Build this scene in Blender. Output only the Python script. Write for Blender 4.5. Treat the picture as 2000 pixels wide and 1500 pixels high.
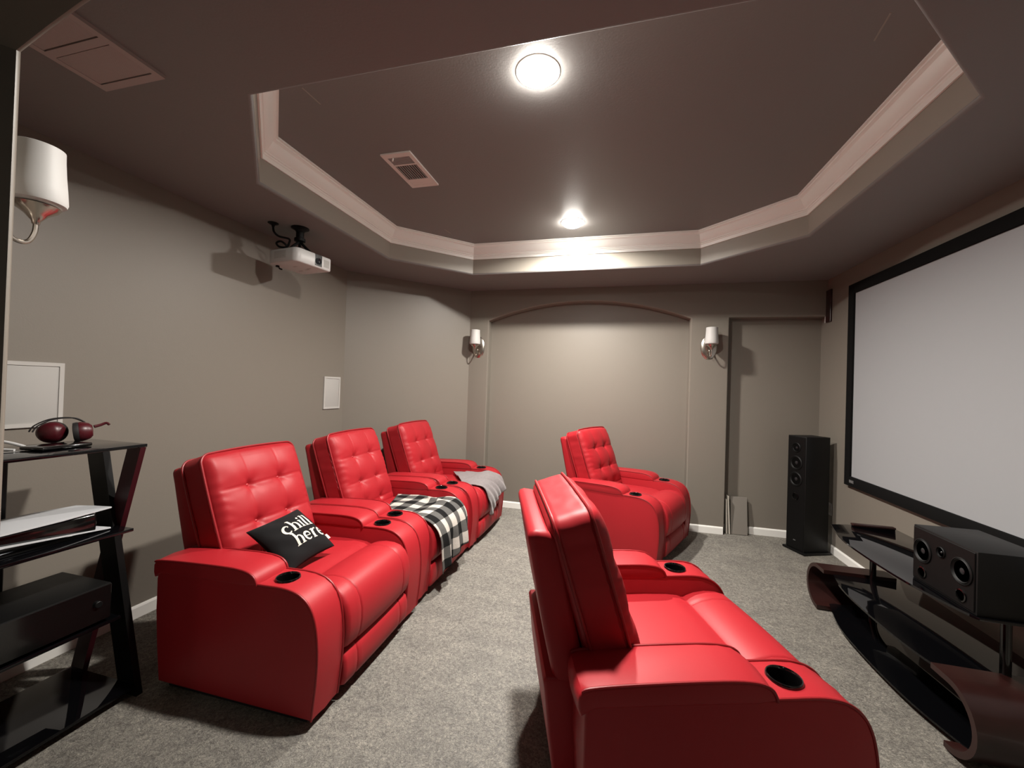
import bpy, bmesh, math, random
from mathutils import Vector, Matrix, noise
from mathutils.geometry import tessellate_polygon
random.seed(7)
PI = math.pi
SC = bpy.context.scene
COL = SC.collection
for b in list(bpy.data.objects):
    bpy.data.objects.remove(b)

# ------------------------------------------------------------------ materials
def new_mat(name):
    m = bpy.data.materials.new(name); m.use_nodes = True
    nt = m.node_tree; b = nt.nodes['Principled BSDF']
    return m, nt, b
def N(nt, typ, **kw):
    n = nt.nodes.new(typ)
    for k, v in kw.items(): setattr(n, k, v)
    return n
def mat(name, col, rough=.5, metal=0., spec=.5, bump=None, coat=0., var=None, **kw):
    """bump=(scale, strength, distance); var=(scale, amount) tone variation of the thing itself"""
    m, nt, b = new_mat(name)
    b.inputs['Base Color'].default_value = (*col, 1)
    b.inputs['Roughness'].default_value = rough
    b.inputs['Metallic'].default_value = metal
    b.inputs['Specular IOR Level'].default_value = spec
    b.inputs['Coat Weight'].default_value = coat
    b.inputs['Coat Roughness'].default_value = .05
    for k, v in kw.items(): b.inputs[k].default_value = v
    tc = N(nt, 'ShaderNodeTexCoord')
    if bump:
        nz = N(nt, 'ShaderNodeTexNoise'); nz.inputs['Scale'].default_value = bump[0]
        nz.inputs['Detail'].default_value = 4
        bp = N(nt, 'ShaderNodeBump'); bp.inputs['Strength'].default_value = bump[1]
        bp.inputs['Distance'].default_value = bump[2]
        nt.links.new(tc.outputs['Object'], nz.inputs['Vector'])
        nt.links.new(nz.outputs['Fac'], bp.inputs['Height'])
        nt.links.new(bp.outputs['Normal'], b.inputs['Normal'])
    if var:
        nz = N(nt, 'ShaderNodeTexNoise'); nz.inputs['Scale'].default_value = var[0]
        nz.inputs['Detail'].default_value = 5
        mx = N(nt, 'ShaderNodeMix', data_type='RGBA')
        lo = [c * (1 - var[1]) for c in col]; hi = [min(1, c * (1 + var[1])) for c in col]
        mx.inputs['A'].default_value = (*lo, 1); mx.inputs['B'].default_value = (*hi, 1)
        nt.links.new(tc.outputs['Object'], nz.inputs['Vector'])
        nt.links.new(nz.outputs['Fac'], mx.inputs['Factor'])
        nt.links.new(mx.outputs['Result'], b.inputs['Base Color'])
    return m

M = {}
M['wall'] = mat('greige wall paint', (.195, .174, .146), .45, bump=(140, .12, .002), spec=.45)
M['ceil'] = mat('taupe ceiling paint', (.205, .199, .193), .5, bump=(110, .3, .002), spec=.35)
M['tray_side_lit'] = mat('greige wall paint lightened as lit', (.30, .275, .235), .45, bump=(140, .12, .002), spec=.45)  # wall paint raised in tone to stand in for light inside the tray
M['trim'] = mat('white trim paint', (.82, .81, .77), .38, spec=.5)
M['leather'] = mat('red leather', (.335, .012, .018), .48, spec=.32, bump=(420, .12, .001), var=(6, .06))
M['leather_seam'] = mat('red leather welt', (.25, .008, .012), .45, spec=.4)
M['dark_base'] = mat('black dust cover', (.012, .011, .011), .8)
M['gloss_black'] = mat('glossy black plastic', (.003, .003, .003), .12, coat=.3)
M['black_plastic'] = mat('satin black plastic', (.003, .003, .003), .5, spec=.2)
M['black_wood'] = mat('black ash vinyl', (.0045, .0045, .0045), .5, spec=.3, bump=(90, .1, .001))
M['black_lacquer'] = mat('black lacquer', (.003, .003, .003), .4, spec=.3)
M['black_glass'] = mat('black tinted glass', (.002, .002, .0025), .03, spec=.5)
M['cone'] = mat('woofer cone', (.0035, .0035, .0035), .55, spec=.25)
M['dustcap'] = mat('polished dust cap', (.03, .03, .032), .18, metal=.4)
M['mahogany'] = mat('mahogany veneer', (.020, .0055, .0045), .36, coat=.12, var=(14, .35))
M['red_wood'] = mat('dark red stained wood', (.034, .003, .006), .4, var=(12, .3))
M['screen'] = mat('projection screen fabric', (.320, .330, .340), .85, spec=.1)
M['velvet'] = mat('black velvet frame', (.006, .006, .006), .9, spec=.1)
M['badge'] = mat('grey badge', (.10, .10, .10), .4)
M['badge_light'] = mat('pale badge letters', (.35, .35, .35), .4)
M['nickel'] = mat('brushed nickel', (.50, .46, .41), .24, metal=1.)
M['opal'] = mat('white opal glass', (.52, .515, .50), .55, spec=.5, **{'Transmission Weight': .0, 'Subsurface Weight': .25, 'Subsurface Radius': (.02, .02, .02)})
M['white_plastic'] = mat('white plastic', (.58, .58, .57), .4)
M['off_white'] = mat('white painted grille', (.45, .435, .41), .55)
M['grille_cloth'] = mat('pale perforated grille', (.40, .39, .37), .7, bump=(900, .3, .001))
M['vent_metal'] = mat('vent white enamel', (.72, .66, .62), .4)
M['vent_gray'] = mat('vent louver enamel', (.34, .31, .30), .45)
M['return_metal'] = mat('return grille painted', (.42, .36, .34), .5)
M['dark_void'] = mat('dark duct', (.02, .018, .018), .9)
M['console_white'] = mat('white console shell', (.50, .51, .53), .45)
M['red_plastic'] = mat('red headphone shell', (.060, .003, .007), .38)
M['ear_pad'] = mat('black ear pad', (.012, .01, .01), .6)
M['white_cable'] = mat('white cable', (.55, .55, .55), .45)
M['pillow'] = mat('black cotton', (.010, .0095, .010), .9, spec=.1, bump=(600, .25, .001), **{'Sheen Weight': .03})
M['lettering'] = mat('cream print', (.60, .56, .49), .8, spec=.1)
M['tag'] = mat('pink tag', (.70, .46, .42), .7)
M['gray_throw'] = mat('grey fleece', (.20, .178, .178), .95, spec=.1, bump=(260, .5, .004), var=(60, .25), **{'Sheen Weight': .3})
M['panel_board'] = mat('grey painted board', (.21, .19, .165), .6)
M['board_edge'] = mat('pale raw board edge', (.45, .42, .36), .7)
M['lens'] = mat('lens glass', (.012, .014, .018), .05, coat=.6)

def carpet():
    m, nt, b = new_mat('greige carpet')
    tc = N(nt, 'ShaderNodeTexCoord')
    def noi(scale, det=4, rough=.6, dist=0):
        n = N(nt, 'ShaderNodeTexNoise'); n.inputs['Scale'].default_value = scale
        n.inputs['Detail'].default_value = det; n.inputs['Roughness'].default_value = rough
        n.inputs['Distortion'].default_value = dist
        nt.links.new(tc.outputs['Object'], n.inputs['Vector']); return n
    big = noi(6.5, 6, .62, .5); mid = noi(46, 6, .72, .8); fine = noi(125, 5, .8, 1.2)
    r1 = N(nt, 'ShaderNodeValToRGB'); r1.color_ramp.elements[0].position = .36; r1.color_ramp.elements[1].position = .64
    r1.color_ramp.elements[0].color = (.235, .218, .188, 1); r1.color_ramp.elements[1].color = (.355, .332, .288, 1)
    nt.links.new(big.outputs['Fac'], r1.inputs['Fac'])
    r2 = N(nt, 'ShaderNodeValToRGB'); r2.color_ramp.elements[0].position = .38; r2.color_ramp.elements[1].position = .60
    r2.color_ramp.elements[0].color = (.52, .505, .48, 1); r2.color_ramp.elements[1].color = (1.28, 1.27, 1.25, 1)
    nt.links.new(mid.outputs['Fac'], r2.inputs['Fac'])
    r3 = N(nt, 'ShaderNodeValToRGB'); r3.color_ramp.elements[0].position = .34; r3.color_ramp.elements[1].position = .62
    r3.color_ramp.elements[0].color = (.12, .115, .105, 1); r3.color_ramp.elements[1].color = (1.95, 1.93, 1.90, 1)
    nt.links.new(fine.outputs['Fac'], r3.inputs['Fac'])
    mp = N(nt, 'ShaderNodeMapping'); mp.inputs['Rotation'].default_value = (0, 0, .5); mp.inputs['Scale'].default_value = (1.1, 5.5, 1)
    nt.links.new(tc.outputs['Object'], mp.inputs['Vector'])
    st = noi(1.6, 3, .55, .6); nt.links.new(mp.outputs['Vector'], st.inputs['Vector'])
    sm = N(nt, 'ShaderNodeMix', data_type='FLOAT'); sm.inputs['Factor'].default_value = .35
    nt.links.new(big.outputs['Fac'], sm.inputs['A']); nt.links.new(st.outputs['Fac'], sm.inputs['B'])
    nt.links.new(sm.outputs['Result'], r1.inputs['Fac'])
    m1 = N(nt, 'ShaderNodeMix', data_type='RGBA', blend_type='MULTIPLY'); m1.inputs['Factor'].default_value = .75
    m2 = N(nt, 'ShaderNodeMix', data_type='RGBA', blend_type='MULTIPLY'); m2.inputs['Factor'].default_value = .85
    nt.links.new(r1.outputs['Color'], m1.inputs['A']); nt.links.new(r2.outputs['Color'], m1.inputs['B'])
    nt.links.new(m1.outputs['Result'], m2.inputs['A']); nt.links.new(r3.outputs['Color'], m2.inputs['B'])
    nt.links.new(m2.outputs['Result'], b.inputs['Base Color'])
    ad = N(nt, 'ShaderNodeMath', operation='ADD')
    nt.links.new(mid.outputs['Fac'], ad.inputs[0]); nt.links.new(fine.outputs['Fac'], ad.inputs[1])
    bp = N(nt, 'ShaderNodeBump'); bp.inputs['Strength'].default_value = 1.0; bp.inputs['Distance'].default_value = .02
    nt.links.new(ad.outputs[0], bp.inputs['Height']); nt.links.new(bp.outputs['Normal'], b.inputs['Normal'])
    b.inputs['Roughness'].default_value = .95; b.inputs['Specular IOR Level'].default_value = .1
    b.inputs['Sheen Weight'].default_value = .2
    return m
M['carpet'] = carpet()

def plaid():
    m, nt, b = new_mat('buffalo plaid fleece')
    uv = N(nt, 'ShaderNodeUVMap'); sp = N(nt, 'ShaderNodeSeparateXYZ')
    nt.links.new(uv.outputs['UV'], sp.inputs[0])
    outs = []
    for ax in 'XY':
        d = N(nt, 'ShaderNodeMath', operation='PINGPONG'); d.inputs[1].default_value = 1.0
        ml = N(nt, 'ShaderNodeMath', operation='MULTIPLY'); ml.inputs[1].default_value = 1 / .080
        nt.links.new(sp.outputs[ax], ml.inputs[0]); nt.links.new(ml.outputs[0], d.inputs[0])
        g = N(nt, 'ShaderNodeMath', operation='GREATER_THAN'); g.inputs[1].default_value = .5
        nt.links.new(d.outputs[0], g.inputs[0]); outs.append(g)
    ad = N(nt, 'ShaderNodeMath', operation='ADD')
    nt.links.new(outs[0].outputs[0], ad.inputs[0]); nt.links.new(outs[1].outputs[0], ad.inputs[1])
    hf = N(nt, 'ShaderNodeMath', operation='MULTIPLY'); hf.inputs[1].default_value = .5
    nt.links.new(ad.outputs[0], hf.inputs[0])
    r = N(nt, 'ShaderNodeValToRGB'); r.color_ramp.interpolation = 'CONSTANT'
    e = r.color_ramp.elements; e[0].position = 0; e[0].color = (.50, .465, .42, 1)
    e[1].position = .4; e[1].color = (.10, .098, .093, 1)
    e2 = e.new(.8); e2.color = (.010, .010, .010, 1)
    nt.links.new(hf.outputs[0], r.inputs['Fac'])
    tc = N(nt, 'ShaderNodeTexCoord'); nz = N(nt, 'ShaderNodeTexNoise'); nz.inputs['Scale'].default_value = 420
    nt.links.new(tc.outputs['Object'], nz.inputs['Vector'])
    rr = N(nt, 'ShaderNodeMapRange'); rr.inputs['From Min'].default_value = .3; rr.inputs['From Max'].default_value = .7
    rr.inputs['To Min'].default_value = .6; rr.inputs['To Max'].default_value = 1.25
    nt.links.new(nz.outputs['Fac'], rr.inputs['Value'])
    mx = N(nt, 'ShaderNodeMix', data_type='RGBA', blend_type='MULTIPLY'); mx.inputs['Factor'].default_value = 1
    nt.links.new(r.outputs['Color'], mx.inputs['A']); nt.links.new(rr.outputs['Result'], mx.inputs['B'])
    nt.links.new(mx.outputs['Result'], b.inputs['Base Color'])
    bp = N(nt, 'ShaderNodeBump'); bp.inputs['Strength'].default_value = .3; bp.inputs['Distance'].default_value = .003
    nt.links.new(nz.outputs['Fac'], bp.inputs['Height']); nt.links.new(bp.outputs['Normal'], b.inputs['Normal'])
    b.inputs['Roughness'].default_value = .95; b.inputs['Specular IOR Level'].default_value = .1
    return m
M['plaid'] = plaid()

def lamp_mat(strength):
    m, nt, b = new_mat('lit lamp lens')
    b.inputs['Base Color'].default_value = (.9, .88, .84, 1)
    b.inputs['Emission Color'].default_value = (1, .945, .87, 1)
    b.inputs['Emission Strength'].default_value = strength
    return m
M['lamp'] = lamp_mat(30)
M['lamp_trim'] = mat('lamp trim ring', (.75, .70, .65), .4)

# ------------------------------------------------------------------ mesh helpers
class MB:
    def __init__(s): s.v = []; s.f = []; s.m = []
    def add(s, vs, fs, mi=0):
        o = len(s.v); s.v += [Vector(v) for v in vs]
        for f in fs: s.f.append([o + i for i in f]); s.m.append(mi)
        return s
    def bm(s, bm, mi=0, mw=None):
        bm.verts.ensure_lookup_table()
        for i, v in enumerate(bm.verts): v.index = i
        s.add([(mw @ v.co if mw else v.co.copy()) for v in bm.verts], [[v.index for v in f.verts] for f in bm.faces], mi)
        bm.free(); return s
    def box(s, lo, hi, r=0, seg=2, mi=0, mw=None):
        bm = bmesh.new(); bmesh.ops.create_cube(bm, size=1)
        lo, hi = Vector(lo), Vector(hi)
        for v in bm.verts: v.co = Vector([lo[i] + (v.co[i] + .5) * (hi[i] - lo[i]) for i in range(3)])
        if r: bmesh.ops.bevel(bm, geom=list(bm.edges), offset=r, segments=seg, profile=.5, affect='EDGES')
        return s.bm(bm, mi, mw)
    def loft(s, rings, closed=True, caps=True, mi=0):
        n = len(rings[0]); o = len(s.v)
        for r in rings: s.v += [Vector(p) for p in r]
        for i in range(len(rings) - 1):
            for j in range(n if closed else n - 1):
                k = (j + 1) % n
                s.f.append([o + i * n + j, o + i * n + k, o + (i + 1) * n + k, o + (i + 1) * n + j]); s.m.append(mi)
        if caps:
            s.f.append([o + j for j in range(n)][::-1]); s.m.append(mi)
            b = o + (len(rings) - 1) * n
            s.f.append([b + j for j in range(n)]); s.m.append(mi)
        return s
    def tube(s, path, r, n=8, closed=False, caps=True, mi=0):
        P = [Vector(p) for p in path]; k = len(P); rings = []
        up = None
        for i in range(k):
            a = P[(i - 1) % k] if (closed or i > 0) else P[i]
            b = P[(i + 1) % k] if (closed or i < k - 1) else P[i]
            t = (b - a).normalized()
            if up is None:
                up = Vector((0, 0, 1)) if abs(t.z) < .9 else Vector((1, 0, 0))
            x = up - t * up.dot(t)
            if x.length < 1e-6: x = t.orthogonal()
            x.normalize(); y = t.cross(x); up = x
            rr = r[i] if isinstance(r, (list, tuple)) else r
            rings.append([P[i] + x * (rr * math.cos(2 * PI * q / n)) + y * (rr * math.sin(2 * PI * q / n)) for q in range(n)])
        if closed: rings.append(rings[0])
        return s.loft(rings, True, caps and not closed, mi)
    def lathe(s, prof, c=(0, 0, 0), ax='z', n=32, mi=0, sx=1, sy=1):
        """prof: (radius, height) list"""
        rings = []
        for r, h in prof:
            ring = []
            for q in range(n):
                a = 2 * PI * q / n; x, y = r * sx * math.cos(a), r * sy * math.sin(a)
                p = {'z': (x, y, h), 'x': (h, x, y), '-x': (-h, -x, y), 'y': (y, h, x), '-y': (x, -h, y)}[ax]
                ring.append(Vector(p) + Vector(c))
            rings.append(ring)
        return s.loft(rings, True, True, mi)
    def prism(s, poly, z0, z1, r=0, mi=0):
        """flat polygon in plan, from z0 to z1"""
        bm = bmesh.new()
        a = [bm.verts.new((x, y, z0)) for x, y in poly]; b = [bm.verts.new((x, y, z1)) for x, y in poly]
        n = len(poly); bm.faces.new(a[::-1]); bm.faces.new(b)
        for i in range(n): bm.faces.new([a[i], a[(i + 1) % n], b[(i + 1) % n], b[i]])
        if r: bmesh.ops.bevel(bm, geom=[e for e in bm.edges if abs(e.verts[0].co.z - e.verts[1].co.z) < 1e-6], offset=r, segments=2, profile=.5, affect='EDGES')
        return s.bm(bm, mi)
    def build(s, name, mats, parent=None, smooth=35, loc=None, recalc=True):
        me = bpy.data.meshes.new(name); me.from_pydata([tuple(v) for v in s.v], [], s.f)
        if not isinstance(mats, (list, tuple)): mats = [mats]
        for m in mats: me.materials.append(m)
        for p, mi in zip(me.polygons, s.m): p.material_index = mi
        if recalc:
            bm = bmesh.new(); bm.from_mesh(me); bmesh.ops.recalc_face_normals(bm, faces=bm.faces); bm.to_mesh(me); bm.free()
        if smooth:
            me.polygons.foreach_set('use_smooth', [True] * len(me.polygons))
            bm = bmesh.new(); bm.from_mesh(me); lim = math.radians(smooth)
            for e in bm.edges:
                if len(e.link_faces) == 2: e.smooth = e.calc_face_angle(0) < lim
            bm.to_mesh(me); bm.free()
        me.update()
        o = bpy.data.objects.new(name, me); COL.objects.link(o)
        if parent: o.parent = parent
        if loc: o.location = loc
        return o

def tag(o, label=None, cat=None, group=None, kind=None):
    if label: o['label'] = label
    if cat: o['category'] = cat
    if group: o['group'] = group
    if kind: o['kind'] = kind
    return o
def thing(name, label, cat, loc=(0, 0, 0), rz=0, group=None):
    o = bpy.data.objects.new(name, None); COL.objects.link(o)
    o.empty_display_size = .1; o.location = loc; o.rotation_euler = (0, 0, rz)
    return tag(o, label, cat, group)
def copy_tree(o, parent=None):
    c = o.copy(); COL.objects.link(c)
    if parent: c.parent = parent
    for ch in [x for x in list(bpy.data.objects) if x.parent == o]: copy_tree(ch, c)
    return c
def offset_poly(poly, d):
    """closed 2-D polygon moved by d to its left-hand side (vertex mitred)"""
    n = len(poly); out = []
    for i in range(n):
        p0, p1, p2 = Vector(poly[i - 1]), Vector(poly[i]), Vector(poly[(i + 1) % n])
        t1 = (p1 - p0); t2 = (p2 - p1)
        if t1.length < 1e-9: t1 = t2
        if t2.length < 1e-9: t2 = t1
        t1.normalize(); t2.normalize()
        n1 = Vector((-t1.y, t1.x)); n2 = Vector((-t2.y, t2.x)); b = n1 + n2
        if b.length < 1e-6: b = n1
        b.normalize(); c = max(.35, b.dot(n1))
        out.append(tuple(p1 + b * (d / c)))
    return out
def area2(poly):
    return sum(poly[i - 1][0] * poly[i][1] - poly[i][0] * poly[i - 1][1] for i in range(len(poly)))
def ccw(poly): return poly if area2(poly) > 0 else poly[::-1]
def profile_solid(poly, v0, v1, r, mb=None, to=lambda u, w, v: (u, v, w), segs=4, mids=()):
    """polygon (u,w) lofted along v with rounded rims of radius r"""
    poly = ccw(poly); mb = mb or MB(); rings = []
    st = []
    for i in range(segs + 1):
        a = PI / 2 * i / segs; st.append((r * (1 - math.sin(a)), r * (1 - math.cos(a))))   # (inset, depth)
    for ins, dep in st: rings.append((v0 + dep, ins))
    for m_, i_ in mids: rings.append((m_, i_))
    for ins, dep in st[::-1]: rings.append((v1 - dep, ins))
    R = [[to(u, w, v) for u, w in offset_poly(poly, ins)] for v, ins in rings]
    return mb.loft(R)
def smooth_path(pts, n=6):
    """Catmull-Rom through pts (any dimension)"""
    P = [Vector(p) for p in pts]; out = []
    for i in range(len(P) - 1):
        a = P[max(i - 1, 0)]; b = P[i]; c = P[i + 1]; d = P[min(i + 2, len(P) - 1)]
        for k in range(n):
            t = k / n
            out.append(.5 * ((2 * b) + (c - a) * t + (2 * a - 5 * b + 4 * c - d) * t * t + (3 * b - a - 3 * c + d) * t ** 3))
    out.append(P[-1]); return out

# ------------------------------------------------------------------ camera
F_PX, PITCH, ROLL, YAW, CAM_H = 786.92, .0091, .0319, -.2532, 1.4246
s, c = math.sin(YAW), math.cos(YAW)
R0 = Vector((c, -s, 0)); fwd = Vector((s * math.cos(PITCH), c * math.cos(PITCH), math.sin(PITCH)))
U0 = Vector((-s * math.sin(PITCH), -c * math.sin(PITCH), math.cos(PITCH)))
Xc = R0 * math.cos(ROLL) + U0 * math.sin(ROLL); Yc = -R0 * math.sin(ROLL) + U0 * math.cos(ROLL)
cd = bpy.data.cameras.new('camera'); cam = bpy.data.objects.new('camera', cd); COL.objects.link(cam)
cd.sensor_width = 36; cd.sensor_fit = 'HORIZONTAL'; cd.lens = F_PX / 2000 * 36; cd.clip_start = .02
mw = Matrix((Xc, Yc, -fwd)).transposed().to_4x4(); mw.translation = (0, 0, CAM_H)
cam.matrix_world = mw
SC.camera = cam

# ------------------------------------------------------------------ the room
XL, XR, YB, YF = -2.70, 1.9635, 4.535, .66      # left wall, screen wall, back wall, front wall (room face)
HS, HT = 2.5675, 2.860                           # soffit, raised ceiling
CX, CY = -1.715, 3.556                          # the cut back-left corner
NB = 4.652                                     # back of the niches
HALL = -3.6
def struct(o): o['kind'] = 'structure'; return o

struct(MB().box((-2.8, HALL - .1, -.1), (2.12, NB + .1, 0)).build('floor', M['carpet'], smooth=0))

# ceiling: soffit with an eight-sided tray
tl, tr, tn, tf, tc_ = -2.054, 1.294, 1.296, 3.886, .596
def octo(i=0.):
    cc = tc_ - i * (2 - 2 ** .5); a, b, e, g = tl + i, tr - i, tn + i, tf - i
    return [(a + cc, e), (b - cc, e), (b, e + cc), (b, g - cc), (b - cc, g), (a + cc, g), (a, g - cc), (a, e + cc)]
mb = MB()
outer = [(-2.8, HALL - .1), (2.12, HALL - .1), (2.12, NB + .1), (-2.8, NB + .1)]
hole = octo(-.016)
P = [Vector((x, y, HS)) for x, y in outer]; Q = [Vector((x, y, HS)) for x, y in hole]
tri = tessellate_polygon([P, Q]); mb.add(P + Q, [list(t) for t in tri])
rings = []
for k in range(5):
    a = PI / 2 * k / 4; rings.append([(x, y, HS + .016 * (1 - math.cos(a))) for x, y in octo(-.016 * (1 - math.sin(a)))])
rings.append([(x, y, HT) for x, y in octo(0)])
mb.loft(rings, True, False)
mb.add([(x, y, HT) for x, y in octo(-.001)], [list(range(8))])
mb.box((-2.8, HALL - .1, HT + .01), (2.12, NB + .1, HT + .06))
struct(mb.build('ceiling', M['ceil'], smooth=30, recalc=False))
# tray drop: wall paint made lighter, lamp light put into its colour
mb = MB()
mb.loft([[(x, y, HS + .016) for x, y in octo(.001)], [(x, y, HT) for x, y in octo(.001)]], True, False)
struct(mb.build('trim_1', M['tray_side_lit'], smooth=0))
# crown moulding around the tray
crown = [(.002, 2.578), (.010, 2.578), (.012, 2.600), (.016, 2.604), (.016, 2.611), (.022, 2.614), (.022, 2.620), (.030, 2.627), (.040, 2.641),
         (.047, 2.657), (.054, 2.671), (.062, 2.678), (.066, 2.680), (.066, 2.688), (.0755, 2.690), (.0755, 2.699)]
mb = MB(); mb.loft([[(x, y, HT - (2.70 - z) * 1.135) for x, y in octo(i * 1.147)] for i, z in crown], True, False)
struct(mb.build('trim_2', M['trim'], smooth=20))

# short seam marks in the raised ceiling
mb = MB()
for (xa, ya), (xb, yb) in (((-1.531, 1.629), (-1.524, 1.748)), ((.946, 1.775), (.960, 1.902)), ((-1.569, 3.406), (-1.552, 3.508))):
    mb.loft([[(x - .003, y, HT), (x + .003, y, HT), (x + .003, y, HT - .0015), (x - .003, y, HT - .0015)] for x, y in ((xa, ya), (xb, yb))])
struct(mb.build('trim_3', M['tray_side_lit'], smooth=0))

def wall_plane(name, a, b, m='wall', z1=HS + .02):
    """a wall slab from a to b; its room face is on the left of a->b"""
    a, b = Vector(a), Vector(b); t = (b - a).normalized(); n = Vector((t.y, -t.x)) * .08
    return struct(MB().prism([tuple(a), tuple(b), tuple(b + n), tuple(a + n)], 0, z1).build(name, M[m], smooth=0))
wall_plane('wall_left', (XL, CY + .04), (XL, YF - .02))
wall_plane('wall_corner', (CX, YB), (XL, CY))
wall_plane('wall_right', (XR, YF - .3), (XR, NB + .05))
wall_plane('wall_hall_left', (XL, YF - .1), (XL, HALL))
wall_plane('wall_hall_right', (XR, HALL), (XR, YF))
wall_plane('wall_rear', (XL, HALL), (XR + .01, HALL))

def arch_poly(x0, x1, zs, za, n=20, z0=0.):
    h = za - zs; w = (x1 - x0) / 2; cx = (x0 + x1) / 2; R = (w * w + h * h) / (2 * h); zc = za - R; a0 = math.asin(w / R)
    pts = [(x0, z0), (x1, z0)]
    for k in range(n + 1):
        a = a0 - 2 * a0 * k / n; pts.append((cx + R * math.sin(a), zc + R * math.cos(a)))
    return pts                                  # ccw in (x,z)
def holed_wall(name, x0, x1, holes, y, sgn, depth, r=.014, back=True):
    """wall face at y, openings sunk by depth towards sgn"""
    mb = MB(); loops = [[Vector((x, y, z)) for x, z in [(x0, -.09), (x1, -.09), (x1, HS + .02), (x0, HS + .02)]]]
    for h in holes: loops.append([Vector((x, y, z)) for x, z in offset_poly(h, -r)])
    pts = [p for l in loops for p in l]
    mb.add(pts, [list(t) for t in tessellate_polygon(loops)])
    for h, d in zip(holes, depth):
        rings = []
        for k in range(6):
            a = PI / 2 * k / 5; rings.append([(x, y + sgn * r * (1 - math.cos(a)), z) for x, z in offset_poly(h, -r * (1 - math.sin(a)))])
        rings.append([(x, y + sgn * d, z) for x, z in h]); mb.loft(rings, True, False)
        if back: mb.add([(x, y + sgn * d, z) for x, z in h], [list(range(len(h)))])
    return mb
niche = arch_poly(-1.478, .735, 2.206, 2.413, z0=-.03)
niche2 = [(1.102, -.03), (XR + .05, -.03), (XR + .05, 2.212), (1.102, 2.212)]
mb = holed_wall('b', CX - .10, XR + .08, [niche, niche2], YB, 1, [NB - YB, NB - YB])
struct(mb.build('wall_back', M['wall'], smooth=40, recalc=False))
arch = arch_poly(-1.468, .745, 2.225, 2.425, z0=-.03)
mb = holed_wall('f', XL - .05, XR + .05, [arch], YF, -1, [.012], r=.012, back=False)
arch2 = arch_poly(-1.468 - .30, .745 + .30, 2.30, 2.50, z0=-.03)
mb2 = holed_wall('f2', XL - .05, XR + .05, [arch2], YF - .20, 1, [.02], r=.02, back=False)
mb.add(mb2.v, mb2.f)
mb.loft([[(x, YF - .012, z) for x, z in arch], [(x, YF - .18, z) for x, z in arch2]], True, False)
struct(mb.build('wall_front', M['wall'], smooth=40, recalc=False))

def base(name, segs, h=.074, t=.014):
    mb = MB()
    for a, b in segs:
        a, b = Vector(a), Vector(b); d = (b - a).normalized(); n = Vector((-d.y, d.x))
        pr = [(0, 0), (t, 0), (t, h - .012), (t - .004, h - .004), (t - .009, h), (0, h)]
        mb.loft([[(p.x + n.x * q, p.y + n.y * q, z) for q, z in pr] for p in (a, b)])
    return struct(mb.build(name, M['trim'], smooth=20))
base('baseboard_left', [((XL, CY), (XL, YF))])
base('baseboard_corner', [((CX, YB), (XL, CY))])
base('baseboard_back', [((-1.494, YB), (CX, YB)), ((.732, NB), (-1.476, NB)), ((1.090, YB), (.75, YB)), ((XR, NB), (1.106, NB))])
base('baseboard_right', [((XR, YF), (XR, NB))])

# ------------------------------------------------------------------ recessed lamps
LAMP_W = 20
def lamp(label, x, y):
    t = thing('recessed_lamp', label, 'ceiling light', (x, y, HT), 0, 'recessed lamps in the raised ceiling')
    MB().lathe([(.080, .0), (.082, -.003), (.090, -.0045), (.099, -.003), (.101, -.0005), (.101, 0.)], n=48).build('trim_ring', M['lamp_trim'], t)
    pr = [(.084 * math.cos(a), -.006 - .036 * math.sin(a)) for a in [PI / 2 * k / 8 for k in range(9)]]
    MB().lathe([(.084, .0)] + [(max(r, .001), h) for r, h in pr], n=48).build('lens', M['lamp'], t)
    ld = bpy.data.lights.new('lamp_light', 'AREA'); ld.shape = 'DISK'; ld.size = .13; ld.energy = LAMP_W; ld.spread = math.radians(165); ld.color = (1, .945, .875)
    lo = bpy.data.objects.new('lamp_light', ld); COL.objects.link(lo); lo.parent = t; lo.location = (0, 0, -.046)
    return t
lamp('lit recessed lamp near the front edge of the raised ceiling, the larger-looking one', -.384, 1.775)
lamp('lit recessed lamp at the far end of the raised ceiling above the back crown moulding', -.402, 3.455)

# dim fill light added behind the camera so the arch is not black
ld = bpy.data.lights.new('arch_fill_light', 'AREA'); ld.shape = 'DISK'; ld.size = .22; ld.energy = 1.8; ld.color = (1, .95, .88)
lo = bpy.data.objects.new('arch_fill_light', ld); COL.objects.link(lo); lo.location = (-.4, -2.0, HS - .03)

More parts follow.
